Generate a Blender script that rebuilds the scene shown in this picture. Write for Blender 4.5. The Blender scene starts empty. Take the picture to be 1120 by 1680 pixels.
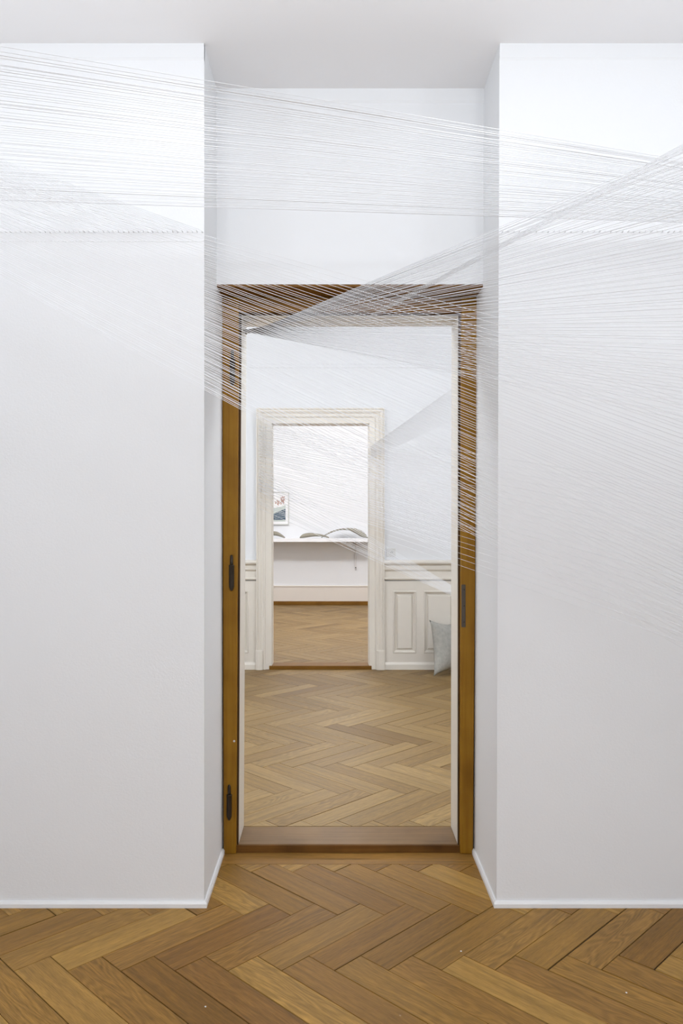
import bpy, bmesh, math, random
from mathutils import Vector

random.seed(7)
S = bpy.context.scene
COL = S.collection
F, VX, HY, CH = 1300.0, 550.0, 850.0, 1.30      # focal length (px), vanishing point, camera height (m)


def at(px, py, y):
    """point seen at pixel (px, py) lying y metres in front of the camera"""
    return Vector(((px - VX) * y / F, y, CH - (py - HY) * y / F))


def lin(c):
    c = c / 255.0
    return c / 12.92 if c <= 0.04045 else ((c + 0.055) / 1.055) ** 2.4


def rgb(r, g, b):
    return (lin(r), lin(g), lin(b), 1.0)


# ------------------------------------------------------------------ materials
def new_mat(name):
    m = bpy.data.materials.new(name)
    m.use_nodes = True
    nt = m.node_tree
    return m, nt, nt.nodes['Principled BSDF']


def bump_noise(nt, b, scale, strength, dist=0.002, detail=4):
    tc = nt.nodes.new('ShaderNodeTexCoord')
    n = nt.nodes.new('ShaderNodeTexNoise')
    n.inputs['Scale'].default_value = scale
    n.inputs['Detail'].default_value = detail
    bp = nt.nodes.new('ShaderNodeBump')
    bp.inputs['Strength'].default_value = strength
    bp.inputs['Distance'].default_value = dist
    nt.links.new(tc.outputs['Object'], n.inputs['Vector'])
    nt.links.new(n.outputs['Fac'], bp.inputs['Height'])
    nt.links.new(bp.outputs['Normal'], b.inputs['Normal'])
    return tc, n


def plain(name, col, rough=0.6, metal=0.0, bump=None, mottled=None):
    m, nt, b = new_mat(name)
    b.inputs['Base Color'].default_value = col
    b.inputs['Roughness'].default_value = rough
    b.inputs['Metallic'].default_value = metal
    if bump:
        tc, n = bump_noise(nt, b, *bump)
    if mottled:
        sc, amt = mottled
        tc = nt.nodes.new('ShaderNodeTexCoord')
        n2 = nt.nodes.new('ShaderNodeTexNoise')
        n2.inputs['Scale'].default_value = sc
        n2.inputs['Detail'].default_value = 5
        mx = nt.nodes.new('ShaderNodeMix')
        mx.data_type = 'RGBA'
        mx.inputs['A'].default_value = tuple(c * (1 - amt) for c in col[:3]) + (1,)
        mx.inputs['B'].default_value = tuple(min(1, c * (1 + amt)) for c in col[:3]) + (1,)
        nt.links.new(tc.outputs['Object'], n2.inputs['Vector'])
        nt.links.new(n2.outputs['Fac'], mx.inputs['Factor'])
        nt.links.new(mx.outputs['Result'], b.inputs['Base Color'])
    return m


def parquet_mat(name, cols, rough, grain=0.5):
    """oak blocks: every island takes its own tone; grain runs along the block (u)"""
    m, nt, b = new_mat(name)
    N, L = nt.nodes.new, nt.links.new
    geo = N('ShaderNodeNewGeometry')
    uv = N('ShaderNodeTexCoord')
    off = N('ShaderNodeVectorMath'); off.operation = 'MULTIPLY_ADD'
    cmb = N('ShaderNodeCombineXYZ')
    L(geo.outputs['Random Per Island'], cmb.inputs[0]); L(geo.outputs['Random Per Island'], cmb.inputs[1])
    off.inputs[1].default_value = (37.0, 53.0, 0.0)
    L(cmb.outputs[0], off.inputs[0]); L(uv.outputs['UV'], off.inputs[2])
    ramp = N('ShaderNodeValToRGB')
    e = ramp.color_ramp.elements
    e[0].position, e[0].color = 0.0, cols[0]
    e[1].position, e[1].color = 1.0, cols[-1]
    for i, c in enumerate(cols[1:-1]):
        k = e.new((i + 1) / (len(cols) - 1)); k.color = c
    L(geo.outputs['Random Per Island'], ramp.inputs['Fac'])
    # broad figure
    mp = N('ShaderNodeMapping'); mp.inputs['Scale'].default_value = (2.6, 55.0, 1.0)
    L(off.outputs[0], mp.inputs['Vector'])
    n1 = N('ShaderNodeTexNoise'); n1.inputs['Scale'].default_value = 1.0; n1.inputs['Detail'].default_value = 5
    n1.inputs['Distortion'].default_value = 0.7
    L(mp.outputs[0], n1.inputs['Vector'])
    # cathedral rings
    mp3 = N('ShaderNodeMapping'); mp3.inputs['Scale'].default_value = (2.6, 13.0, 1.0)
    L(off.outputs[0], mp3.inputs['Vector'])
    n3 = N('ShaderNodeTexNoise'); n3.inputs['Scale'].default_value = 1.0; n3.inputs['Detail'].default_value = 1.5
    L(mp3.outputs[0], n3.inputs['Vector'])
    mu = N('ShaderNodeMath'); mu.operation = 'MULTIPLY'; mu.inputs[1].default_value = 95.0
    L(n3.outputs['Fac'], mu.inputs[0])
    sn = N('ShaderNodeMath'); sn.operation = 'SINE'
    L(mu.outputs[0], sn.inputs[0])
    # fine pores
    mp2 = N('ShaderNodeMapping'); mp2.inputs['Scale'].default_value = (26.0, 420.0, 1.0)
    L(off.outputs[0], mp2.inputs['Vector'])
    n2 = N('ShaderNodeTexNoise'); n2.inputs['Scale'].default_value = 1.0; n2.inputs['Detail'].default_value = 3
    L(mp2.outputs[0], n2.inputs['Vector'])
    r1 = N('ShaderNodeMapRange'); r1.inputs[1].default_value = 0.3; r1.inputs[2].default_value = 0.72
    r1.inputs[3].default_value = 1 - 0.34 * grain; r1.inputs[4].default_value = 1 + 0.24 * grain
    L(n1.outputs['Fac'], r1.inputs[0])
    r2 = N('ShaderNodeMapRange'); r2.inputs[1].default_value = 0.3; r2.inputs[2].default_value = 0.62
    r2.inputs[3].default_value = 1 - 0.34 * grain; r2.inputs[4].default_value = 1.04
    L(n2.outputs['Fac'], r2.inputs[0])
    r3 = N('ShaderNodeMapRange'); r3.inputs[1].default_value = -1; r3.inputs[2].default_value = 1
    r3.inputs[3].default_value = 1 - 0.26 * grain; r3.inputs[4].default_value = 1 + 0.06 * grain
    # only about every third block is flat sawn and shows the arches
    fr = N('ShaderNodeMath'); fr.operation = 'MULTIPLY'; fr.inputs[1].default_value = 17.3
    L(geo.outputs['Random Per Island'], fr.inputs[0])
    f2 = N('ShaderNodeMath'); f2.operation = 'FRACT'; L(fr.outputs[0], f2.inputs[0])
    f3 = N('ShaderNodeMapRange'); f3.inputs[1].default_value = 0.45; f3.inputs[2].default_value = 0.8
    L(f2.outputs[0], f3.inputs[0])
    f4 = N('ShaderNodeMath'); f4.operation = 'MULTIPLY'
    L(sn.outputs[0], f4.inputs[0]); L(f3.outputs[0], f4.inputs[1])
    L(f4.outputs[0], r3.inputs[0])
    p = N('ShaderNodeMath'); p.operation = 'MULTIPLY'; L(r1.outputs[0], p.inputs[0]); L(r2.outputs[0], p.inputs[1])
    p2 = N('ShaderNodeMath'); p2.operation = 'MULTIPLY'; L(p.outputs[0], p2.inputs[0]); L(r3.outputs[0], p2.inputs[1])
    vm = N('ShaderNodeVectorMath'); vm.operation = 'SCALE'
    L(ramp.outputs['Color'], vm.inputs[0]); L(p2.outputs[0], vm.inputs['Scale'])
    L(vm.outputs[0], b.inputs['Base Color'])
    b.inputs['Roughness'].default_value = rough
    b.inputs['Specular IOR Level'].default_value = 0.22
    rr = N('ShaderNodeMapRange'); rr.inputs[3].default_value = rough - 0.06; rr.inputs[4].default_value = rough + 0.1
    L(n1.outputs['Fac'], rr.inputs[0]); L(rr.outputs[0], b.inputs['Roughness'])
    bp = N('ShaderNodeBump'); bp.inputs['Strength'].default_value = 0.12; bp.inputs['Distance'].default_value = 0.001
    L(n2.outputs['Fac'], bp.inputs['Height']); L(bp.outputs['Normal'], b.inputs['Normal'])
    return m


def wood_mat(name, c1, c2, axis='Z', rough=0.4):
    m, nt, b = new_mat(name)
    N, L = nt.nodes.new, nt.links.new
    tc = N('ShaderNodeTexCoord')
    mp = N('ShaderNodeMapping')
    mp.inputs['Scale'].default_value = {'Z': (60, 60, 2.2), 'X': (2.2, 60, 60)}[axis]
    n = N('ShaderNodeTexNoise'); n.inputs['Scale'].default_value = 1.0; n.inputs['Detail'].default_value = 6
    n.inputs['Distortion'].default_value = 0.5
    n2 = N('ShaderNodeTexNoise'); n2.inputs['Scale'].default_value = 7.0; n2.inputs['Detail'].default_value = 3
    r = N('ShaderNodeValToRGB')
    r.color_ramp.elements[0].position = 0.3; r.color_ramp.elements[0].color = c1
    r.color_ramp.elements[1].position = 0.7; r.color_ramp.elements[1].color = c2
    md = N('ShaderNodeMath'); md.operation = 'MULTIPLY_ADD'; md.inputs[1].default_value = 0.5
    hv = N('ShaderNodeMath'); hv.operation = 'MULTIPLY'; hv.inputs[1].default_value = 0.5
    L(tc.outputs['Object'], mp.inputs[0]); L(mp.outputs[0], n.inputs['Vector'])
    L(tc.outputs['Object'], n2.inputs['Vector'])
    L(n2.outputs['Fac'], hv.inputs[0])
    L(n.outputs['Fac'], md.inputs[0]); L(hv.outputs[0], md.inputs[2])
    L(md.outputs[0], r.inputs['Fac']); L(r.outputs['Color'], b.inputs['Base Color'])
    b.inputs['Roughness'].default_value = rough
    b.inputs['Specular IOR Level'].default_value = 0.22
    bp = N('ShaderNodeBump'); bp.inputs['Strength'].default_value = 0.15; bp.inputs['Distance'].default_value = 0.001
    L(n.outputs['Fac'], bp.inputs['Height']); L(bp.outputs['Normal'], b.inputs['Normal'])
    return m


M = {}
M['wall'] = plain('white_plaster', (0.83, 0.835, 0.845, 1), 0.75, 0, (170, 0.28, 0.0015, 3))
M['wall_smooth'] = plain('white_wall_paint', (0.82, 0.825, 0.835, 1), 0.7, 0, (140, 0.12, 0.001, 3))
M['ceiling'] = plain('ceiling_white', (0.93, 0.92, 0.925, 1), 0.85, 0, (60, 0.08, 0.001, 3))
M['trim_white'] = plain('white_skirting_paint', (0.84, 0.84, 0.84, 1), 0.35, 0, (80, 0.1, 0.001, 2))
M['cream'] = plain('cream_woodwork_paint', rgb(232, 225, 213), 0.42, 0, (35, 0.12, 0.001, 4), (9, 0.03))
M['cream_wall'] = plain('cream_skirting_paint', rgb(232, 224, 214), 0.5, 0, (35, 0.1, 0.001, 4))
M['parquet'] = parquet_mat('oak_parquet_front', [rgb(138, 98, 42), rgb(172, 130, 62), rgb(152, 110, 50), rgb(184, 142, 72), rgb(144, 102, 48), rgb(176, 134, 66)], 0.42, 0.8)
M['parquet2'] = parquet_mat('oak_parquet_pale', [rgb(130, 100, 56), rgb(162, 132, 84), rgb(146, 116, 70), rgb(168, 138, 90), rgb(136, 106, 63)], 0.42, 0.75)
M['gap'] = plain('parquet_joint', rgb(34, 22, 11), 0.95)
M['oak'] = wood_mat('varnished_oak', rgb(128, 86, 14), rgb(164, 120, 34), 'Z', 0.45)
M['oak_x'] = wood_mat('varnished_oak_across', rgb(108, 70, 18), rgb(140, 98, 36), 'X', 0.45)
M['threshold'] = wood_mat('oak_threshold', rgb(106, 78, 46), rgb(138, 108, 70), 'X', 0.4)
M['threshold_dark'] = wood_mat('oak_threshold_riser', rgb(76, 48, 18), rgb(128, 86, 36), 'X', 0.45)
M['rebate'] = wood_mat('dark_brown_rebate', rgb(40, 26, 12), rgb(96, 68, 36), 'Z', 0.6)
M['iron'] = plain('blackened_iron', rgb(62, 54, 46), 0.45, 0.6, (60, 0.3, 0.001, 3))
M['steel'] = plain('worn_steel_plate', rgb(84, 76, 68), 0.5, 0.4, (60, 0.3, 0.001, 3))
M['thread'] = plain('white_cotton_thread', (0.865, 0.87, 0.89, 1), 0.9)
M['hook'] = plain('white_lacquered_pin', (0.85, 0.85, 0.86, 1), 0.4)
M['felt'] = plain('grey_felt', rgb(178, 176, 168), 0.95, 0, (120, 0.8, 0.005, 5), (40, 0.3))
M['plastic'] = plain('white_socket_plastic', (0.70, 0.69, 0.67, 1), 0.3)
M['plastic_dark'] = plain('dark_socket_holes', (0.05, 0.05, 0.05, 1), 0.5)
M['shelf'] = plain('white_shelf_lacquer', (0.88, 0.88, 0.89, 1), 0.4)
M['frame'] = plain('pale_picture_frame', rgb(206, 206, 200), 0.4)
M['mat_board'] = plain('white_mat_board', (0.87, 0.87, 0.87, 1), 0.8)
M['paper'] = plain('print_paper', (0.84, 0.84, 0.83, 1), 0.6)
M['leaf_ink'] = plain('rust_leaf_print', rgb(164, 98, 66), 0.6, 0, None, (60, 0.35))
M['ink_blue'] = plain('slate_blue_print', rgb(74, 92, 110), 0.6, 0, None, (30, 0.3))
M['ink_pale'] = plain('pale_sage_print', rgb(196, 204, 198), 0.6, 0, None, (20, 0.08))
M['straw'] = plain('woven_grey_straw', rgb(152, 146, 130), 0.9, 0, (160, 0.8, 0.003, 2), (90, 0.28))
M['bracket'] = plain('white_bracket', (0.72, 0.70, 0.69, 1), 0.4)


# ------------------------------------------------------------------ mesh helpers
def box(bm, x0, x1, y0, y1, z0, z1):
    return hexa(bm, [(x0, y0, z0), (x1, y0, z0), (x1, y1, z0), (x0, y1, z0),
                     (x0, y0, z1), (x1, y0, z1), (x1, y1, z1), (x0, y1, z1)])


def hexa(bm, p):
    v = [bm.verts.new(q) for q in p]
    for f in ((0, 3, 2, 1), (4, 5, 6, 7), (0, 1, 5, 4), (1, 2, 6, 5), (2, 3, 7, 6), (3, 0, 4, 7)):
        bm.faces.new([v[i] for i in f])
    return v


def bevel(bm, w, seg=2):
    bmesh.ops.bevel(bm, geom=bm.edges[:], offset=w, segments=seg, profile=0.5, affect='EDGES', clamp_overlap=True)


def obj(name, bm, mat, parent=None, smooth=False):
    bmesh.ops.recalc_face_normals(bm, faces=bm.faces[:])
    me = bpy.data.meshes.new(name)
    bm.to_mesh(me); bm.free()
    for m in (mat if isinstance(mat, (list, tuple)) else [mat]):
        me.materials.append(m)
    if smooth:
        for p in me.polygons:
            p.use_smooth = True
    o = bpy.data.objects.new(name, me)
    COL.objects.link(o)
    if parent:
        o.parent = parent
        o.matrix_parent_inverse = parent.matrix_world.inverted()
    return o


def tag(o, label, cat, group=None, kind=None):
    o['label'] = label; o['category'] = cat
    if group: o['group'] = group
    if kind: o['kind'] = kind
    return o


def empty(name, loc, label, cat, group=None, kind=None):
    o = bpy.data.objects.new(name, None)
    o.empty_display_size = 0.05
    COL.objects.link(o)
    o.location = loc
    bpy.context.view_layer.update()
    return tag(o, label, cat, group, kind)


def lathe(bm, prof, seg=20, center=(0, 0, 0)):
    """prof: (radius, z)"""
    cx, cy, cz = center
    rings = []
    for r, z in prof:
        rings.append([bm.verts.new((cx + r * math.cos(2 * math.pi * i / seg), cy + r * math.sin(2 * math.pi * i / seg), cz + z)) for i in range(seg)])
    for a, b in zip(rings, rings[1:]):
        for i in range(seg):
            j = (i + 1) % seg
            bm.faces.new((a[i], a[j], b[j], b[i]))
    bm.faces.new(rings[0][::-1]); bm.faces.new(rings[-1])


def tube(bm, pts, rads, seg=10, flat=1.0):
    """tube through pts in a plane containing Y as depth axis; rads = in-plane radius, flat = depth / in-plane"""
    rings = []
    n = len(pts)
    for i, p in enumerate(pts):
        t = (pts[min(i + 1, n - 1)] - pts[max(i - 1, 0)]).normalized()
        up = Vector((0, 1, 0)) if abs(t.y) < 0.9 else Vector((1, 0, 0))
        s = t.cross(up).normalized()
        u = s.cross(t).normalized()
        r = rads[i] if isinstance(rads, (list, tuple)) else rads
        d = flat[i] if isinstance(flat, (list, tuple)) else flat * r
        rings.append([bm.verts.new(p + s * r * math.cos(2 * math.pi * k / seg) + u * d * math.sin(2 * math.pi * k / seg)) for k in range(seg)])
    for a, b in zip(rings, rings[1:]):
        for i in range(seg):
            j = (i + 1) % seg
            bm.faces.new((a[i], a[j], b[j], b[i]))
    bm.faces.new(rings[0][::-1]); bm.faces.new(rings[-1])


def clip_poly(poly, x0, x1, y0, y1):
    """clip polygon of (x, y, u, v) to a rectangle"""
    def cut(ps, k, lim, keep_less):
        out = []
        for i in range(len(ps)):
            a, b = ps[i], ps[(i + 1) % len(ps)]
            ia = (a[k] <= lim) if keep_less else (a[k] >= lim)
            ib = (b[k] <= lim) if keep_less else (b[k] >= lim)
            if ia: out.append(a)
            if ia != ib:
                t = (lim - a[k]) / (b[k] - a[k])
                out.append(tuple(a[q] + t * (b[q] - a[q]) for q in range(4)))
        return out
    for k, lim, less in ((0, x0, False), (0, x1, True), (1, y0, False), (1, y1, True)):
        if len(poly) < 3: return []
        poly = cut(poly, k, lim, less)
    return poly


def parquet(name, rect, zt, W2, R, xa, ya, first_ne, mat, label, extra=(), rot=0.0, kmin=-14, kmax=24, gapw=0.0009):
    """herringbone floor: W2 = step along x (W*sqrt2), R = row depth (L/sqrt2); (xa, ya) = a lower fold point"""
    x0, x1, y0, y1 = rect
    h = W2 / 2
    bm = bmesh.new()
    uvl = bm.loops.layers.uv.new('UVMap')
    s2 = math.sqrt(2)
    L, W = R * s2, h * s2

    def add(poly):
        vs = [bm.verts.new((p[0], p[1], zt)) for p in poly]
        lo = [bm.verts.new((p[0], p[1], zt - 0.004)) for p in poly]
        try:
            f = bm.faces.new(vs)
        except ValueError:
            return
        for l, p in zip(f.loops, poly): l[uvl].uv = (p[2], p[3])
        n = len(vs)
        for i in range(n):
            g = bm.faces.new((vs[(i + 1) % n], vs[i], lo[i], lo[(i + 1) % n]))
            for l in g.loops:
                q = poly[i]; l[uvl].uv = (q[2], q[3])
    rnd = random.Random(hash(name) % 1000 if False else len(name) * 17)
    for k in range(kmin, kmax):
        ne = (k % 2 == 0) == first_ne
        zf = ya + k * R
        xs = xa + ((R if first_ne else -R) if k % 2 else 0)
        for j in range(-45, 46):
            ax, ay = xs + j * W2, zf
            dl = (1, 1) if ne else (-1, 1)
            dw = (-1, 1) if ne else (1, 1)
            g0 = rnd.choice((0.0005, 0.0006, 0.0008, 0.0012, 0.0022)) * (gapw / 0.0009)
            g1 = rnd.choice((0.0005, 0.0006, 0.0008, 0.0010, 0.0016)) * (gapw / 0.0009)
            ge = rnd.choice((0.0006, 0.0008, 0.0014)) * (gapw / 0.0009)
            q = []
            for a, w in ((ge, g0), (L - ge, g0), (L - ge, W - g1), (ge, W - g1)):
                px = ax + (a * dl[0] + w * dw[0]) / s2
                py = ay + (a * dl[1] + w * dw[1]) / s2
                cx, cy = px - xa, py - ya
                px, py = xa + cx * math.cos(rot) - cy * math.sin(rot), ya + cx * math.sin(rot) + cy * math.cos(rot)
                q.append((px, py, a, w))
            q = clip_poly(q, x0, x1, y0, y1)
            if len(q) >= 3: add(q)
    for (ex0, ex1, ey0, ey1) in extra:
        add([(ex0, ey0, 0, 0), (ex1, ey0, ex1 - ex0, 0), (ex1, ey1, ex1 - ex0, ey1 - ey0), (ex0, ey1, 0, ey1 - ey0)])
    nb = len(bm.faces)
    # dark bed seen in the joints
    ymax = max([y1] + [e[3] for e in extra])
    v = [bm.verts.new(p) for p in ((x0, y0, zt - 0.003), (x1, y0, zt - 0.003), (x1, ymax, zt - 0.003), (x0, ymax, zt - 0.003))]
    f = bm.faces.new(v); f.material_index = 1
    o = obj(name, bm, [mat, M['gap']])
    return tag(o, label, 'floor', kind='structure')


# ------------------------------------------------------------------ key depths
Y0, Y1, Y2, Y3 = 2.65, 2.928, 3.067, 3.267          # pier face, wall over door, door frame, far side of that wall
FL2, FL3 = 0.03, 0.06
Y4, Y5, Y6 = 6.67, 6.80, 11.35                      # second door wall (front/back), rear wall
CEIL, CEIL2 = 2.886, 3.05
XL, XR = -1.70, 1.75
NL = -0.4385                                        # niche reveals
NRT, NRB = 0.549, 0.5385
ROW = 2.256                                         # height of the row of pins

# ------------------------------------------------------------------ front room shell
parquet('floor', (XL, XR, -3.0, 2.975), 0.0, 0.1534, 0.3175, -0.0022, 2.277, True, M['parquet'],
        'honey brown oak herringbone parquet of the front room', extra=((XL, XR, 2.977, 3.10),), rot=0.004, kmin=-18, kmax=4, gapw=0.0013)

bm = bmesh.new()
box(bm, -2.1, NL, Y0, Y3, -0.05, CEIL2)
tag(obj('wall_left', bm, M['wall']), 'white plastered wall pier left of the wooden doorway', 'wall', kind='structure')
bm = bmesh.new()
hexa(bm, [(NRB, Y0, -0.05), (2.1, Y0, -0.05), (2.1, Y3, -0.05), (NRB, Y3, -0.05),
          (NRT, Y0, CEIL2), (2.1, Y0, CEIL2), (2.1, Y3, CEIL2), (NRT, Y3, CEIL2)])
tag(obj('wall_right', bm, M['wall']), 'white plastered wall pier right of the wooden doorway', 'wall', kind='structure')
bm = bmesh.new()
box(bm, NL, NRT, Y1, Y3, 2.164, CEIL2)
tag(obj('wall_back', bm, M['wall_smooth']), 'recessed white wall above the wooden doorway', 'wall', kind='structure')
bm = bmesh.new(); box(bm, XL - 0.1, XL, -3.1, Y0, -0.05, CEIL + 0.05)
tag(obj('wall_far_left', bm, M['wall']), 'white side wall of the front room, left of the view', 'wall', kind='structure')
bm = bmesh.new(); box(bm, XR, XR + 0.1, -3.1, Y0, -0.05, CEIL + 0.05)
tag(obj('wall_far_right', bm, M['wall']), 'white side wall of the front room, right of the view', 'wall', kind='structure')
bm = bmesh.new(); box(bm, XL, XR, -3.1, -3.0, -0.05, CEIL + 0.05)
tag(obj('wall_behind', bm, M['wall']), 'white wall of the front room behind the viewer', 'wall', kind='structure')
bm = bmesh.new()
box(bm, XL - 0.1, XR + 0.1, -3.1, Y0, CEIL, CEIL + 0.1)
box(bm, NL, NRT, Y0, Y1, CEIL, CEIL + 0.1)
tag(obj('ceiling', bm, M['ceiling']), 'matt pale grey ceiling of the front room reaching into the door recess', 'ceiling', kind='structure')

# thin taped board edge just under the ceiling
for nm, (a, b, y, xt), lb in (
        ('trim_left', (XL, NL + 0.0, Y0, 0), 'thin white band under the ceiling on the left wall pier'),
        ('trim_right', (NRT, XR, Y0, 0), 'thin white band under the ceiling on the right wall pier'),
        ('trim_recess', (NL, NRT, Y1, 0), 'thin white band under the ceiling above the doorway')):
    bm = bmesh.new()
    z = CEIL - (0.047 if y == Y0 else 0.045)
    hexa(bm, [(a, y, z - 0.008), (b, y, z - 0.008), (b, y + 0.01, z - 0.008), (a, y + 0.01, z - 0.008),
              (a, y - 0.004, z), (b, y - 0.004, z), (b, y + 0.01, z), (a, y + 0.01, z)])
    box(bm, a, b, y - 0.004, y + 0.01, z, CEIL)
    tag(obj(nm, bm, M['wall_smooth']), lb, 'trim', kind='structure')
# hairline ridge on the left pier under the pins
bm = bmesh.new()
pts = []
for i in range(60):
    x = XL + (NL - XL) * i / 59
    pts.append(Vector((x, Y0, 2.2255 + 0.0012 * math.sin(i * 1.3) + 0.0008 * math.sin(i * 3.1))))
tube(bm, pts, 0.0012, 6)
tag(obj('trim_seam', bm, M['wall'], smooth=True), 'hairline ridge in the plaster below the row of pins on the left pier', 'seam', kind='structure')

# slim white skirting
def skirting(name, pts2, nrm, label, hgt=0.021, dep=0.010):
    """pts2: polyline in plan; profile stands out along the given normals"""
    bm = bmesh.new()
    prof = [(0, 0), (dep, 0), (dep, hgt * 0.62), (dep * 0.55, hgt), (0, hgt)]
    rings = []
    for (x, y), (nx, ny) in zip(pts2, nrm):
        rings.append([bm.verts.new((x + nx * d, y + ny * d, h)) for d, h in prof])
    for a, b in zip(rings, rings[1:]):
        for i in range(len(prof)):
            j = (i + 1) % len(prof)
            bm.faces.new((a[i], a[j], b[j], b[i]))
    bm.faces.new(rings[0]); bm.faces.new(rings[-1])
    return tag(obj(name, bm, M['trim_white']), label, 'skirting', kind='structure')

skirting('baseboard_left', [(XL, Y0), (NL, Y0), (NL, Y2)], [(0, -1), (1, -1), (1, 0)],
         'slim white skirting wrapping the foot of the left wall pier')
skirting('baseboard_right', [(XR, Y0), (NRB, Y0), (NRB, Y2)], [(0, -1), (-1, -1), (-1, 0)],
         'slim white skirting wrapping the foot of the right wall pier')

# ------------------------------------------------------------------ first doorway: wooden frame, cream lining, threshold
d1 = empty('door_1', (0.05, Y2, 0), 'open doorway with varnished golden oak frame, cream lining and oak threshold', 'doorway', kind='structure')
ZF = 2.0975       # underside of wooden head
def leaning(bm, y0, y1, zb, zt, xb, xt):
    return hexa(bm, [(xb[0], y0, zb), (xb[1], y0, zb), (xb[1], y1, zb), (xb[0], y1, zb),
                     (xt[0], y0, zt), (xt[1], y0, zt), (xt[1], y1, zt), (xt[0], y1, zt)])
bm = bmesh.new(); leaning(bm, Y2, Y2 + 0.055, 0.0, 2.156, (NL + 0.006, -0.3846), (NL, -0.374)); bevel(bm, 0.003)
jl = obj('jamb', bm, M['oak'], d1)
bm = bmesh.new(); leaning(bm, Y2, Y2 + 0.055, 0.0, 2.156, (0.4825, NRB - 0.006), (0.4883, NRT)); bevel(bm, 0.003)
jr = obj('jamb', bm, M['oak'], d1)
bm = bmesh.new(); box(bm, -0.374, 0.4883, Y2 + 0.001, Y2 + 0.055, ZF, 2.156); bevel(bm, 0.003)
obj('head', bm, M['oak_x'], d1)
bm = bmesh.new(); box(bm, NL, NRT, Y1 + 0.004, Y2 + 0.02, 2.157, 2.164)
obj('soffit_board', bm, M['oak_x'], d1)
# rebate strip between frame and lining, coloured darker brown than the jambs
bm = bmesh.new()
leaning(bm, Y2 + 0.022, Y2 + 0.06, 0.0, 2.11, (-0.3900, -0.3785), (-0.378, -0.3665))
leaning(bm, Y2 + 0.022, Y2 + 0.06, 0.0, 2.11, (0.4775, 0.487), (0.480, 0.492))
box(bm, -0.378, 0.492, Y2 + 0.022, Y2 + 0.06, 2.0925, 2.11)
obj('rebate', bm, M['rebate'], d1)
bm = bmesh.new()
leaning(bm, 3.10, Y3, 0.0, 2.17, (NL - 0.02, -0.3775), (NL - 0.02, -0.3655))
leaning(bm, 3.10, Y3, 0.0, 2.17, (0.4760, NRT + 0.02), (0.4785, NRT + 0.02))
box(bm, -0.3655, 0.4785, 3.10, Y3, 2.0885, 2.17)
obj('lining', bm, M['cream'], d1)
th = obj('threshold', (lambda b: (box(b, -0.3775, 0.476, 3.084, Y3 - 0.007, 0.004, 0.031), bevel(b, 0.002), b)[-1])(bmesh.new()), M['threshold'], d1)
bm = bmesh.new(); box(bm, -0.3865, 0.484, 3.079, 3.084, 0.0, 0.0285); bevel(bm, 0.001)
obj('riser', bm, M['threshold_dark'], th)
# knife hinges left behind on the left jamb
for py_top, py_col, py_bot, pxc in ((574, 590, 633, 381.3), (911, 927, 969, 379.8), (1287.5, 1303, 1345, 376.0)):
    c = at(pxc, py_bot, Y2)
    zt, zc, zb = at(pxc, py_top, Y2).z, at(pxc, py_col, Y2).z, c.z
    h = bmesh.new()
    lathe(h, [(0.0030, 0), (0.0062, 0.005), (0.0096, 0.015), (0.0100, 0.03), (0.0100, zc - zb - 0.004), (0.0106, zc - zb - 0.003), (0.0106, zc - zb), (0.0062, zc - zb + 0.001)], 20, (c.x, Y2 - 0.003, zb))
    hg = obj('hinge', h, M['iron'], jl, smooth=True)
    h = bmesh.new()
    lathe(h, [(0.0060, 0), (0.0064, 0.01), (0.0060, zt - zc - 0.008), (0.0042, zt - zc - 0.001), (0.002, zt - zc)], 16, (c.x, Y2 - 0.003, zc + 0.0012))
    obj('hinge_pin', h, M['iron'], hg, smooth=True)
# strike plate on the right jamb
p0, p1 = at(756.6, 1029, Y2), at(763.2, 959, Y2)
bm = bmesh.new(); box(bm, p0.x, p1.x, Y2 - 0.004, Y2 + 0.004, p0.z, p1.z); bevel(bm, 0.0015)
sp = obj('strike_plate', bm, M['steel'], jr)
for t in (0.12, 0.5, 0.88):
    bm = bmesh.new()
    bmesh.ops.create_uvsphere(bm, u_segments=10, v_segments=6, radius=0.0026)
    for v in bm.verts:
        v.co = Vector((v.co.x + (p0.x + p1.x) / 2 + 0.002, v.co.y * 0.5 + Y2 - 0.004, v.co.z + p0.z + t * (p1.z - p0.z)))
    obj('screw', bm, M['iron'], sp, smooth=True)
bm = bmesh.new()
q = at(384, 1216, Y2)
bmesh.ops.create_uvsphere(bm, u_segments=10, v_segments=6, radius=0.0042)
for v in bm.verts: v.co = Vector((v.co.x + q.x, v.co.y * 0.5 + Y2, v.co.z + q.z))
obj('nail_head', bm, M['hook'], jl, smooth=True)

# ------------------------------------------------------------------ middle room
X2L, X2R = -2.0, 1.90
parquet('floor_middle', (X2L, X2R, Y3, Y4), FL2, 0.1505, 0.392, 0.0224, 3.645, False, M['parquet2'],
        'pale oak herringbone parquet of the middle room seen through the doorway', kmin=-3, kmax=9, gapw=0.0011)
bm = bmesh.new(); box(bm, X2L - 0.1, X2L, Y3, Y4, -0.05, CEIL2 + 0.05)
tag(obj('wall_middle_left', bm, M['wall_smooth']), 'hidden left side wall of the middle room', 'wall', kind='structure')
bm = bmesh.new(); box(bm, X2R, X2R + 0.1, Y3, Y4, -0.05, CEIL2 + 0.05)
tag(obj('wall_middle_right', bm, M['wall_smooth']), 'hidden right side wall of the middle room', 'wall', kind='structure')
bm = bmesh.new(); box(bm, X2L - 0.1, X2R + 0.1, Y3 - 0.3, Y5, CEIL2, CEIL2 + 0.1)
tag(obj('ceiling_middle', bm, M['ceiling']), 'hidden white ceiling of the middle room', 'ceiling', kind='structure')
OX0, OX1, OZ = -0.5336, 0.282, 2.093               # opening of the second door
bm = bmesh.new()
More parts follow.
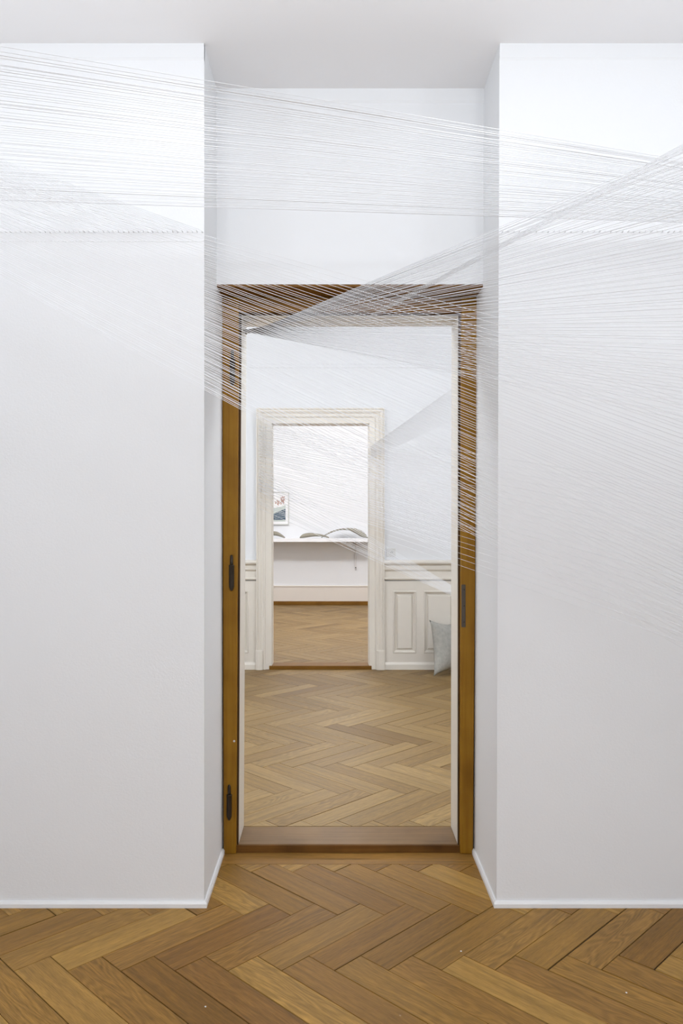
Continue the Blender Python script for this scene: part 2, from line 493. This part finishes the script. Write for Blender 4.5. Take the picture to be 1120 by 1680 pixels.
box(bm, -2.7, OX0, Y4, Y5, -0.05, CEIL2)
box(bm, OX1, 2.6, Y4, Y5, -0.05, CEIL2)
box(bm, OX0, OX1, Y4, Y5, OZ, CEIL2)
tag(obj('wall_middle', bm, M['wall_smooth']), 'white end wall of the middle room around the cream door casing', 'wall', kind='structure')

# picture rail under the far row of pins
PR = CH + (850 - 603) * Y4 / F
bm = bmesh.new()
prof = [(0, -0.006), (0.003, -0.006), (0.005, 0.0), (0.005, 0.022), (0.003, 0.028), (0, 0.03)]
ra = [bm.verts.new((X2L, Y4 - d, PR + h)) for d, h in prof]
rb = [bm.verts.new((X2R, Y4 - d, PR + h)) for d, h in prof]
for i in range(len(prof) - 1): bm.faces.new((ra[i], ra[i + 1], rb[i + 1], rb[i]))
tag(obj('trim_middle', bm, M['wall_smooth']), 'flat white picture rail high on the end wall of the middle room', 'trim', kind='structure')

# second doorway: cream moulded casing
d2 = empty('door_2', ((OX0 + OX1) / 2, Y4, FL2), 'second doorway with cream moulded casing in the end wall of the middle room', 'doorway', kind='structure')

def casing_sweep(prof, x0, x1, zt, zb, y):
    """prof: (outward offset from opening, protrusion towards viewer)"""
    bm = bmesh.new()
    rows = []
    for o_, d in prof:
        rows.append([bm.verts.new(p) for p in ((x0 - o_, y - d, zb), (x0 - o_, y - d, zt + o_), (x1 + o_, y - d, zt + o_), (x1 + o_, y - d, zb))])
    for a, b in zip(rows, rows[1:]):
        for i in range(3): bm.faces.new((a[i], a[i + 1], b[i + 1], b[i]))
    return bm
PW = 0.1284
prof = [(0, 0), (0, 0.018), (0.004, 0.021), (0.048, 0.021), (0.052, 0.024), (0.054, 0.030), (0.060, 0.033), (0.070, 0.030), (0.074, 0.026),
        (0.082, 0.026), (0.088, 0.032), (0.096, 0.040), (0.104, 0.043), (0.108, 0.043), (0.109, 0.036), (0.116, 0.036), (0.120, 0.046), (PW, 0.046), (PW, 0)]
obj('casing', casing_sweep(prof, OX0, OX1, OZ, FL2, Y4), M['cream'], d2)
for xa, xb in ((OX0 - PW - 0.004, OX0 - 0.075), (OX1 + 0.062, OX1 + PW + 0.004)):
    bm = bmesh.new()
    box(bm, xa, xb, Y4 - 0.052, Y4, FL2, FL2 + 0.165)
    box(bm, xa + 0.012, xb - 0.012, Y4 - 0.056, Y4 - 0.05, FL2, FL2 + 0.158)
    bevel(bm, 0.003)
    obj('plinth_block', bm, M['cream'], d2)
bm = bmesh.new()
box(bm, OX0 - 0.02, OX0 + 0.003, Y4 + 0.002, Y5 + 0.002, FL2, OZ)
box(bm, OX1 - 0.003, OX1 + 0.02, Y4 + 0.002, Y5 + 0.002, FL2, OZ)
box(bm, OX0, OX1, Y4 + 0.002, Y5 + 0.002, OZ - 0.003, OZ + 0.02)
obj('lining', bm, M['cream'], d2)
bm = bmesh.new(); box(bm, OX0 - 0.022, OX1 + 0.022, Y4 - 0.025, Y5, FL2 - 0.01, FL3 + 0.0015); bevel(bm, 0.003)
obj('threshold', bm, M['oak_x'], d2)

# wainscot left and right of the second doorway
def wainscot(name, x0, x1, panels, label):
    bm = bmesh.new()
    y = Y4
    zb = FL2
    # field of stiles and rails around sunk panels
    def zz(py): return CH - (py - 850) * Y4 / F
    fd = 0.020
    zt = zz(953)
    pz0, pz1 = zz(1071), zz(969)
    xs = [x0] + [v for p in panels for v in p] + [x1]
    for i in range(0, len(xs), 2):
        if xs[i + 1] > xs[i]: box(bm, xs[i], xs[i + 1], y - fd, y, pz0, pz1)
    box(bm, x0, x1, y - fd, y, zb, pz0)
    box(bm, x0, x1, y - fd, y, pz1, zt)
    # sweeping mouldings along x: base, lower bead, cap rail
    def run(prof):
        ra = [bm.verts.new((x0, y - d, h)) for d, h in prof]
        rb = [bm.verts.new((x1, y - d, h)) for d, h in prof]
        for i in range(len(prof) - 1): bm.faces.new((ra[i], ra[i + 1], rb[i + 1], rb[i]))
        bm.faces.new(ra); bm.faces.new(rb)
    b0, b1 = zb, zz(1085.5)
    run([(0, b0), (0.034, b0), (0.034, b1 - 0.020), (0.030, b1 - 0.012), (0.023, b1 - 0.004), (0.020, b1), (0, b1)])
    run([(0, zz(951.5)), (0.020, zz(951.5)), (0.034, zz(950.3)), (0.036, zz(948.8)), (0.022, zz(947.3)), (0.020, zz(947)), (0, zz(947))])
    run([(0, zz(950)), (0.021, zz(950)), (0.021, zz(936)), (0, zz(936))])
    run([(0, zz(937)), (0.022, zz(937)), (0.034, zz(934.6)), (0.036, zz(933)), (0.036, zz(929.6)), (0.026, zz(929.2)), (0.030, zz(926.6)), (0.042, zz(925.6)),
         (0.056, zz(924)), (0.058, zz(921.4)), (0.054, zz(919.6)), (0.0, zz(918.4))])
    o = obj(name, bm, M['cream'])
    tag(o, label, 'wainscot', kind='structure')
    # each sunk panel with its moulding and raised field is a part
    for (a, b) in panels:
        bm = bmesh.new()
        steps = [(0.0, 0.020), (0.004, 0.026), (0.010, 0.026), (0.014, 0.018), (0.020, 0.015), (0.022, 0.004), (0.032, 0.003), (0.0345, 0.006), (0.0405, 0.019), (0.043, 0.020)]
        rows = []
        for ins, d in steps:
            rows.append([bm.verts.new(p) for p in ((a + ins, y - d, pz0 + ins), (b - ins, y - d, pz0 + ins), (b - ins, y - d, pz1 - ins), (a + ins, y - d, pz1 - ins))])
        for r0, r1 in zip(rows, rows[1:]):
            for i in range(4):
                j = (i + 1) % 4
                bm.faces.new((r0[i], r0[j], r1[j], r1[i]))
        bm.faces.new(rows[-1])
        obj('panel', bm, M['cream'], o)
    return o
def x4(px): return (px - VX) * Y4 / F
wainscot('trim_1', OX1 + PW, X2R, [(x4(644), x4(682.5)), (x4(694), x4(746)), (x4(758), x4(812)), (x4(824), x4(880))],
         'cream panelled wainscot right of the second doorway, behind the grey cushion')
wainscot('trim_2', X2L, OX0 - PW, [(x4(240), x4(296)), (x4(306), x4(352)), (x4(362), x4(408))],
         'cream panelled wainscot left of the second doorway')

# socket
sc = at(641.3, 906.3, Y4)
sk = empty('wall_socket', (sc.x, Y4, sc.z), 'square white wall socket above the wainscot right of the second doorway', 'socket')
bm = bmesh.new(); box(bm, sc.x - 0.039, sc.x + 0.039, Y4 - 0.012, Y4, sc.z - 0.036, sc.z + 0.036); bevel(bm, 0.003)
obj('cover_plate', bm, M['plastic'], sk)
bm = bmesh.new()
lathe(bm, [(0.022, 0), (0.022, 0.003), (0.019, 0.003), (0.017, 0.001), (0.004, 0.001)], 24)
for v in bm.verts: v.co = Vector((v.co.x + sc.x + 0.004, Y4 - 0.012 - v.co.z, v.co.y + sc.z))
ins = obj('insert', bm, M['plastic'], sk)
for dx, dz in ((-0.007, 0), (0.007, 0), (0.002, 0.005)):
    bm = bmesh.new()
    lathe(bm, [(0.0026, 0), (0.0026, 0.0008)], 10)
    for v in bm.verts: v.co = Vector((v.co.x + sc.x + 0.004 + dx, Y4 - 0.0132 - v.co.z, v.co.y + sc.z + dz))
    obj('pin_hole', bm, M['plastic_dark'], ins)

# grey felt cushion standing on its edge by the wainscot
def cushion():
    bm = bmesh.new()
    n, half = 22, 0.222
    top, bot = [], []
    def pos(i, j, side):
        u, v = 2 * i / n - 1, 2 * j / n - 1
        k = 0.19
        x = half * u * (1 - k * (1 - v * v))
        z = half * v * (1 - k * (1 - u * u))
        e = max(0.0, (1 - u ** 2) * (1 - v ** 2))
        d = 0.085 * e ** 0.55 * (1 + 0.05 * math.sin(5 * u + 2 * v))
        return (x, side * d, z)
    for side, st in ((-1, top), (1, bot)):
        for i in range(n + 1):
            st.append([bm.verts.new(pos(i, j, side)) for j in range(n + 1)])
    for st in (top, bot):
        for i in range(n):
            for j in range(n):
                bm.faces.new((st[i][j], st[i + 1][j], st[i + 1][j + 1], st[i][j + 1]))
    bmesh.ops.remove_doubles(bm, verts=bm.verts[:], dist=0.0004)
    return bm
cu = obj('cushion', cushion(), M['felt'], smooth=True)
tag(cu, 'grey felt cushion with pointed corners leaning by the cream wainscot, half behind the door lining', 'cushion')
cu.rotation_euler = (math.radians(-9), math.radians(3), math.radians(38))
cu.location = (0.940, 6.46, FL2 + 0.222)

# ------------------------------------------------------------------ rear room
X3L, X3R = -2.6, 2.3
parquet('floor_rear', (X3L, X3R, Y5 - 0.11, Y6), FL3, 0.1505, 0.392, -0.05, 6.9, False, M['parquet2'],
        'pale oak herringbone parquet of the rear room beyond the second doorway', kmin=-2, kmax=13, gapw=0.0016)
for nm, bx, lb in (('wall_rear', (X3L, X3R, Y6, Y6 + 0.1), 'bright white end wall of the rear room behind the shelf'),
                   ('wall_rear_left', (X3L - 0.1, X3L, Y5, Y6), 'hidden left side wall of the rear room'),
                   ('wall_rear_right', (X3R, X3R + 0.1, Y5, Y6), 'hidden right side wall of the rear room')):
    bm = bmesh.new(); box(bm, bx[0], bx[1], bx[2], bx[3], -0.05, CEIL2 + 0.05)
    tag(obj(nm, bm, M['wall_smooth']), lb, 'wall', kind='structure')
bm = bmesh.new(); box(bm, X3L - 0.1, X3R + 0.1, Y5, Y6 + 0.1, CEIL2, CEIL2 + 0.1)
tag(obj('ceiling_rear', bm, M['ceiling']), 'hidden white ceiling of the rear room', 'ceiling', kind='structure')
def z6(py): return CH - (py - 850) * Y6 / F
bm = bmesh.new()
box(bm, X3L, X3R, Y6 - 0.018, Y6, FL3, z6(962.5))
box(bm, X3L, X3R, Y6 - 0.026, Y6, z6(962.5), z6(960.5)); bevel(bm, 0.002)
tag(obj('baseboard_rear', bm, M['cream_wall']), 'tall cream skirting board along the end wall of the rear room', 'skirting', kind='structure')
bm = bmesh.new(); box(bm, X3L, X3R, Y6 - 0.05, Y6 - 0.018, FL3, z6(986)); bevel(bm, 0.006)
tag(obj('trim_rear', bm, M['oak_x']), 'brown oak bead along the floor of the rear room', 'trim', kind='structure')

# shelf on brackets
SY0 = 11.0
sh_top = at(0, 883.6, SY0).z
sh = empty('wall_shelf', (-0.2, Y6, sh_top - 0.047), 'long white wall shelf across the end wall of the rear room', 'shelf')
bm = bmesh.new(); box(bm, -1.5, 0.55, SY0, Y6, sh_top - 0.047, sh_top); bevel(bm, 0.002)
obj('board', bm, M['shelf'], sh)
for px in (583.2, 405.0):
    xb = (px - VX) * (Y6 - 0.02) / F
    bm = bmesh.new()
    box(bm, xb - 0.011, xb + 0.011, Y6 - 0.022, Y6, z6(934), sh_top - 0.047)
    box(bm, xb - 0.011, xb + 0.011, SY0 + 0.06, Y6 - 0.022, sh_top - 0.066, sh_top - 0.047)
    bevel(bm, 0.002)
    br = obj('bracket', bm, M['bracket'], sh)
    bm = bmesh.new(); lathe(bm, [(0.008, 0), (0.008, 0.003), (0.004, 0.005)], 12)
    for v in bm.verts: v.co = Vector((v.co.x + xb, Y6 - 0.022 - v.co.z, v.co.y + z6(931)))
    obj('screw', bm, M['iron'], br)

# curved straw forms lying on the shelf
SYC = 11.17
def arch(ctrl, label):
    """ctrl: (px, py, half thickness px) along the crest of the form"""
    dense, n = [], 14
    C = [Vector(c) for c in ctrl]
    for i in range(len(C) - 1):
        p0, p1, p2, p3 = C[max(i - 1, 0)], C[i], C[i + 1], C[min(i + 2, len(C) - 1)]
        for k in range(n):
            t = k / n
            dense.append(0.5 * ((2 * p1) + (p2 - p0) * t + (2 * p0 - 5 * p1 + 4 * p2 - p3) * t * t + (3 * p1 - p0 - 3 * p2 + p3) * t ** 3))
    dense.append(C[-1])
    pts = [at(d.x, d.y, SYC) for d in dense]
    rad = [max(0.004, d.z * SYC / F) for d in dense]
    m = len(pts)
    flat = [0.012 + 0.055 * math.sin(math.pi * i / (m - 1)) for i in range(m)]
    lowest = min(p.z - r for p, r in zip(pts, rad))
    base = Vector((sum(p.x for p in pts) / m, SYC, sh_top))
    bm = bmesh.new()
    tube(bm, [p - base + Vector((0, 0, sh_top - lowest + 0.0)) for p in pts], rad, 14, flat)
    o = obj('straw_arch', bm, M['straw'], smooth=True)
    o.location = base
    return tag(o, label, 'straw form')
arch([(428, 882, 1.0), (434, 877.5, 1.6), (443, 875.2, 3.2), (453, 875.6, 3.4), (461, 878.8, 2.2), (467.5, 882.4, 0.8)],
     'leftmost woven grey straw arch on the shelf, cut by the door casing')
arch([(491.5, 882, 0.8), (498, 879.0, 3.2), (508, 877.4, 3.4), (520, 877.4, 2.3), (531, 879, 1.5), (539.5, 881.8, 0.9)],
     'low middle woven grey straw arch on the shelf')
arch([(527, 882, 0.9), (535, 877, 1.2), (547, 871.4, 1.2), (560, 868.4, 1.3), (573, 868.4, 2.2), (584, 871.4, 4.0), (594, 876.6, 4.4), (600.5, 881, 2.0), (603.5, 882.4, 0.5)],
     'tallest woven grey straw arch at the right of the shelf')

# framed print on the rear wall
fx1 = (474 - VX) * (Y6 - 0.02) / F
fx0 = fx1 - 0.40
fz1, fz0 = z6(806.8), z6(861)
YF = Y6 - 0.028
fp = empty('framed_print', ((fx0 + fx1) / 2, Y6, fz0), 'framed print of rust leaves over a slate deck, left above the shelf', 'picture')
bm = bmesh.new()
w = 0.013
box(bm, fx0, fx1, YF, Y6, fz1 - w, fz1); box(bm, fx0, fx1, YF, Y6, fz0, fz0 + w)
box(bm, fx0, fx0 + w, YF, Y6, fz0 + w, fz1 - w); box(bm, fx1 - w, fx1, YF, Y6, fz0 + w, fz1 - w)
obj('frame', bm, M['frame'], fp)
bm = bmesh.new(); box(bm, fx0 + w, fx1 - w, YF + 0.012, Y6 - 0.002, fz0 + w, fz1 - w)
obj('mat_board', bm, M['mat_board'], fp)
ix0, ix1 = fx0 + 0.052, (468.3 - VX) * Y6 / F
iz0, iz1 = z6(855.5), z6(811.5)
pr_y = YF + 0.0095
bm = bmesh.new(); box(bm, ix0, ix1, pr_y, YF + 0.013, iz0, iz1)
pr = obj('print', bm, M['paper'], fp)
def flat_poly(pts, y, name, mat):
    bm = bmesh.new()
    a = [bm.verts.new((x, y, z)) for x, z in pts]; b = [bm.verts.new((x, y + 0.0012, z)) for x, z in pts]
    bm.faces.new(a); bm.faces.new(b[::-1])
    n = len(pts)
    for i in range(n): bm.faces.new((a[i], a[(i + 1) % n], b[(i + 1) % n], b[i]))
    return obj(name, bm, mat, pr)
W_, H_ = ix1 - ix0, iz1 - iz0
def pp(u, v): return (ix0 + u * W_, iz0 + v * H_)
flat_poly([pp(0, 0), pp(1, 0), pp(1, .62), pp(.85, .56), pp(.45, .50), pp(0, .46)], pr_y - 0.0010, 'pale_bank', M['ink_pale'])
flat_poly([pp(0, .06), pp(1, .06), pp(1, .47), pp(.80, .41), pp(.35, .26), pp(0, .15)], pr_y - 0.0020, 'slate_deck', M['ink_blue'])
for k in range(4):
    flat_poly([pp(.30 + .06 * k, .235 - .045 * k), pp(1, .40 - .08 * k), pp(1, .412 - .08 * k), pp(.30 + .06 * k, .245 - .045 * k)], pr_y - 0.0028, 'deck_line', M['ink_pale'])
for u, v, r, n, a0 in ((.60, .71, .15, 9, .2), (.86, .84, .15, 9, .9), (.40, .90, .10, 6, .5), (.84, .70, .12, 8, .1), (.22, .80, .12, 8, .4), (.10, .64, .09, 6, 1.1)):
    bm = bmesh.new()
    for i in range(n):
        if random.random() < 0.12: continue
        a = a0 + 2 * math.pi * i / n
        cx, cz = pp(u, v)
        R = r * W_ * 1.15 * random.uniform(0.75, 1.05)
        ca, sa = math.cos(a), math.sin(a)
        def q(l, wd): return (cx + l * ca - wd * sa, cz + l * sa + wd * ca)
        raw = [q(.15 * R, 0), q(.55 * R, .15 * R), q(R, 0), q(.55 * R, -.15 * R)]
        raw = [(min(x, ix1), min(z, iz1)) for x, z in raw]
        yy = pr_y - 0.0032
        f0 = [bm.verts.new((x, yy, z)) for x, z in raw]; f1 = [bm.verts.new((x, yy + 0.001, z)) for x, z in raw]
        bm.faces.new(f0); bm.faces.new(f1[::-1])
        for i2 in range(4): bm.faces.new((f0[i2], f0[(i2 + 1) % 4], f1[(i2 + 1) % 4], f1[i2]))
    obj('leaf_cluster', bm, M['leaf_ink'], pr)

# ------------------------------------------------------------------ rows of pins
def pin_mesh(r, l):
    bm = bmesh.new()
    pts = [Vector((0, 0.004, 0)), Vector((0, -l * 0.6, 0.0)), Vector((0, -l, 0.0006)), Vector((0.0, -l * 1.08, 0.0035))]
    tube(bm, pts, [r, r, r, r * 0.8], 8)
    bmesh.ops.recalc_face_normals(bm, faces=bm.faces[:])
    me = bpy.data.meshes.new('wall_pin'); bm.to_mesh(me); bm.free(); me.materials.append(M['hook'])
    for p in me.polygons: p.use_smooth = True
    return me
pin_big, pin_small = pin_mesh(0.0016, 0.010), pin_mesh(0.0020, 0.012)
def pins(xs, y, z, me, label, group):
    out = []
    for x in xs:
        o = bpy.data.objects.new('wall_pin', me); COL.objects.link(o)
        o.location = (x, y, z + random.uniform(-0.0008, 0.0008)); o.rotation_euler = (0, 0, random.uniform(-.2, .2))
        tag(o, label, 'pin', group); out.append(o)
    return out
lx = [NL - 0.006 - 0.0164 * i for i in range(42)]
rx = [NRT + 0.008 + 0.0191 * i for i in range(32)]
pins(lx, Y0, ROW, pin_big, 'small white pin in the row across the left wall pier', 'row of pins on the left pier')
pins(rx, Y0, ROW, pin_big, 'small white pin in the row across the right wall pier', 'row of pins on the right pier')
fx = [x4(404) + 0.0202 * i for i in range(86)]
pins(fx, Y4, PR - 0.002, pin_small, 'tiny white pin in the row along the middle room picture rail', 'row of pins in the middle room')

# ------------------------------------------------------------------ threads
def thread_bm(a, b, r, bm=None):
    """thin six-sided strand from a to b"""
    own = bm is None
    if own: bm = bmesh.new()
    t = (b - a).normalized()
    s = t.cross(Vector((0, 0, 1))).normalized(); u = s.cross(t).normalized()
    ra = [bm.verts.new(a + (s * math.cos(k * math.pi / 3) + u * math.sin(k * math.pi / 3)) * r) for k in range(6)]
    rb = [bm.verts.new(b + (s * math.cos(k * math.pi / 3) + u * math.sin(k * math.pi / 3)) * r) for k in range(6)]
    for k in range(6):
        j = (k + 1) % 6
        bm.faces.new((ra[k], ra[j], rb[j], rb[k]))
    bm.faces.new(ra[::-1]); bm.faces.new(rb)
    return bm
def thread(a, b, r, label, group):
    mid = (a + b) / 2
    o = obj('thread', thread_bm(a - mid, b - mid, r), M['thread'], smooth=True)
    o.location = mid
    return tag(o, label, 'thread', group)
def lerp(a, b, t): return a + (b - a) * t
def jit(s): return random.uniform(-s, s)
def extend_to_x(a, b, x):
    t = (x - a.x) / (b.x - a.x); return a + (b - a) * t

R0 = 0.00065
# A: horizontal sheet over the viewer, side wall to side wall
nA = 62
for i in range(nA):
    t = i / (nA - 1)
    t2 = min(1, max(0, t + jit(0.008)))
    za = lerp(1.28, 2.33, t2)
    if i < 2: za = 1.28 + 0.05 * i
    zb = lerp(2.376, 2.615, t2 ** 0.9)
    thread(Vector((XL, za, ROW)), Vector((XR, zb, ROW)), R0 * random.choice((0.8, 0.9, 1.0, 1.25)),
           'thin white thread in the level sheet crossing above the doorway from wall to wall', 'upper sheet of threads')
# N: from the left pier pins to the left side wall
for i, x in enumerate(lx[:40]):
    t = i / 39
    thread(Vector((x, Y0 - 0.010, ROW + 0.002)), Vector((XL, lerp(1.17, 1.36, t) - 0.05 * t, ROW)), R0 * 0.62,
           'thin white thread tied to the row of pins on the left wall pier', 'threads from the left pier pins')
# F: sheet sinking from upper left to lower right in front of the doorway
nF = 78
for i in range(nF):
    t = (i / (nF - 1)) ** 0.8
    tj = min(1.0, max(0, t + jit(0.006)))
    yl = lerp(394, 655, tj); sl = 0.28 + 0.26 * tj ** 0.85
    zl, zr = lerp(1.5, 1.2, tj), 2.2
    xl_ = VX + F * XL / zl; xr_ = VX + F * XR / zr
    a = at(xl_, yl + sl * (xl_ - 364), zl); b = at(xr_, yl + sl * (xr_ - 364), zr)
    thread(a, b, R0 * random.choice((0.65, 0.75, 0.75, 0.9)),
           'thin white thread in the slanting sheet sinking from upper left to lower right', 'slanting sheet of threads')
# C: fan from the upper left corner of the door lining to the right side wall
nC = 88
for i in range(nC):
    t = i / (nC - 1)
    tt = t ** 1.15
    zl = lerp(3.245, 3.12, t)
    xl_ = lerp(-0.3668, -0.3662, t)
    yl = lerp(549, 543, t) - 5 * math.sin(math.pi * t)
    a = Vector((xl_, zl, CH + (850 - yl) * zl / F))
    zr = 1.5 + 0.06 * math.sin(i * 1.7)
    px = 1130
    yr = lerp(243, 692, tt) + jit(2.5)
    b0 = at(px, yr, zr)
    b = extend_to_x(a, b0, XR - 0.004)
    thread(a, b, R0 * random.choice((0.7, 0.8, 0.85, 1.05)),
           'thin white thread in the fan spreading from the upper left door corner to the right', 'fan of threads at the doorway')
# steep twist of threads inside the fan
for i in range(7):
    t = i / 6
    a = at(lerp(588, 604, t), lerp(527, 524, t), 3.085)
    b = extend_to_x(a, at(868, lerp(374, 383, t), 2.1), XR - 0.004)
    thread(a, b, R0 * 0.8, 'thin white thread in the steep bundle rising rightwards from the door head', 'steep bundle of threads')
# D: long threads running through both doorways
for i in range(20):
    t = i / 19
    q0 = 0.103; qs = 0.0009
    m_ = lerp(0.16, 0.345, t); ym = lerp(742, 928, t) + jit(2)
    xa, xb = 505.0, 1700.0
    a = at(xa, ym + m_ * (xa - 757), 1 / (0.4 + qs * (xa - 830)))
    b = at(xb, ym + m_ * (xb - 757), 1 / (0.4 + qs * (xb - 830)))
    tt = (-3.0 - a.y) / (b.y - a.y)
    thread(a, a + (b - a) * tt, R0 * random.choice((0.75, 0.85, 1.0)),
           'thin white thread running out of the rear room through both doorways', 'long threads through both doorways')
# finer threads of the middle room, too many and too faint to count
bm = bmesh.new()
for i in range(34):
    t = i / 33
    m_ = lerp(0.16, 0.30, t)
    ya = lerp(702, 812, t) + jit(1)
    a = at(424, ya - 22 * m_, 6.60)
    zr = 5.0; xr_ = VX + F * (X2R - 0.005) / zr
    thread_bm(a, at(xr_, ya + m_ * (xr_ - 446), zr), 0.0017, bm)
for i in range(32):
    t = i / 31
    a = at(lerp(607, 609, t), lerp(733, 752, t), 6.60)
    b0 = at(739, lerp(640, 690, t ** 1.2), 5.6)
    thread_bm(a, extend_to_x(a, b0, X2R - 0.005), 0.0008, bm)
for i in range(15):
    t = i / 14
    a = at(424, lerp(772, 832, t) + jit(2), 6.60)
    b0 = at(739, lerp(960, 976, t), 5.2)
    thread_bm(a, extend_to_x(a, b0, X2R - 0.005), 0.0011, bm)
# pinned threads rising on the right of the middle room door
for i in range(30):
    t = i / 29
    m_ = lerp(0.42, 0.56, t)
    a = at(424, lerp(672, 738, t), 6.58)
    zr = 4.8; xr_ = VX + F * (X2R - 0.005) / zr
    thread_bm(a, at(xr_, lerp(672, 738, t) + m_ * (xr_ - 424), zr), 0.0009, bm)
o = obj('thread_web', bm, M['thread'], smooth=True)
tag(o, 'faint web of fine white threads strung across the middle room before the second doorway', 'threads', kind='stuff')

# ------------------------------------------------------------------ specks of paint on the parquet
for px, py, lab in ((1027, 1629, 'white paint chip on the parquet at the lower right'), (337, 1652, 'pale plaster crumb on the parquet left of centre'), (756, 1561, 'white splinter on the parquet right of centre')):
    y = F * CH / (py - HY)
    bm = bmesh.new()
    bmesh.ops.create_icosphere(bm, subdivisions=1, radius=0.0028)
    for v in bm.verts:
        v.co = Vector((v.co.x * random.uniform(0.7, 1.3), v.co.y * random.uniform(0.8, 1.6), v.co.z * 0.4 + 0.001))
    o = obj('paint_chip', bm, M['hook']); o.location = ((px - VX) * y / F, y, 0.0)
    tag(o, lab, 'paint chip')

# ------------------------------------------------------------------ light
def lamp(name, loc, power, col=(1, 1, 1), rad=0.1):
    l = bpy.data.lights.new(name, 'POINT'); l.energy = power; l.color = col; l.shadow_soft_size = rad
    o = bpy.data.objects.new(name, l); COL.objects.link(o); o.location = loc
    return o
COOL = (0.89, 0.942, 1.0)
for x in (-1.25, -0.42, 0.42, 1.25):
    lamp('ceiling_lamp', (x, 1.80, 2.48), 5.3, COOL, 0.06)
for x in (-1.0, 1.0):
    lamp('ceiling_lamp', (x, -1.3, 2.3), 52, COOL, 0.12)
for x in (-1.2, 1.1):
    lamp('ceiling_lamp', (x, 3.9, 2.7), 46, COOL, 0.12)
for x in (-1.2, 0.0, 1.2):
    lamp('ceiling_lamp', (x, 9.0, 2.6), 43, (0.95, 0.965, 1.0), 0.12)

w = bpy.data.worlds.new('World'); S.world = w; w.use_nodes = True
w.node_tree.nodes['Background'].inputs[0].default_value = (0.8, 0.85, 0.9, 1)
w.node_tree.nodes['Background'].inputs[1].default_value = 0.0

# ------------------------------------------------------------------ camera
cd = bpy.data.cameras.new('camera'); cam = bpy.data.objects.new('camera', cd); COL.objects.link(cam)
cam.location = (0, 0, CH); cam.rotation_euler = (math.radians(90), 0, 0)
cd.sensor_fit = 'AUTO'; cd.sensor_width = 36.0
cd.lens = F / 1680 * 36.0
cd.shift_x = (560 - VX) / 1680
cd.shift_y = (HY - 840) / 1680
cd.clip_start = 0.05
S.camera = cam
S.view_settings.view_transform = 'Standard'
S.view_settings.look = 'None'
S.view_settings.exposure = 0.0
S.view_settings.gamma = 1.0
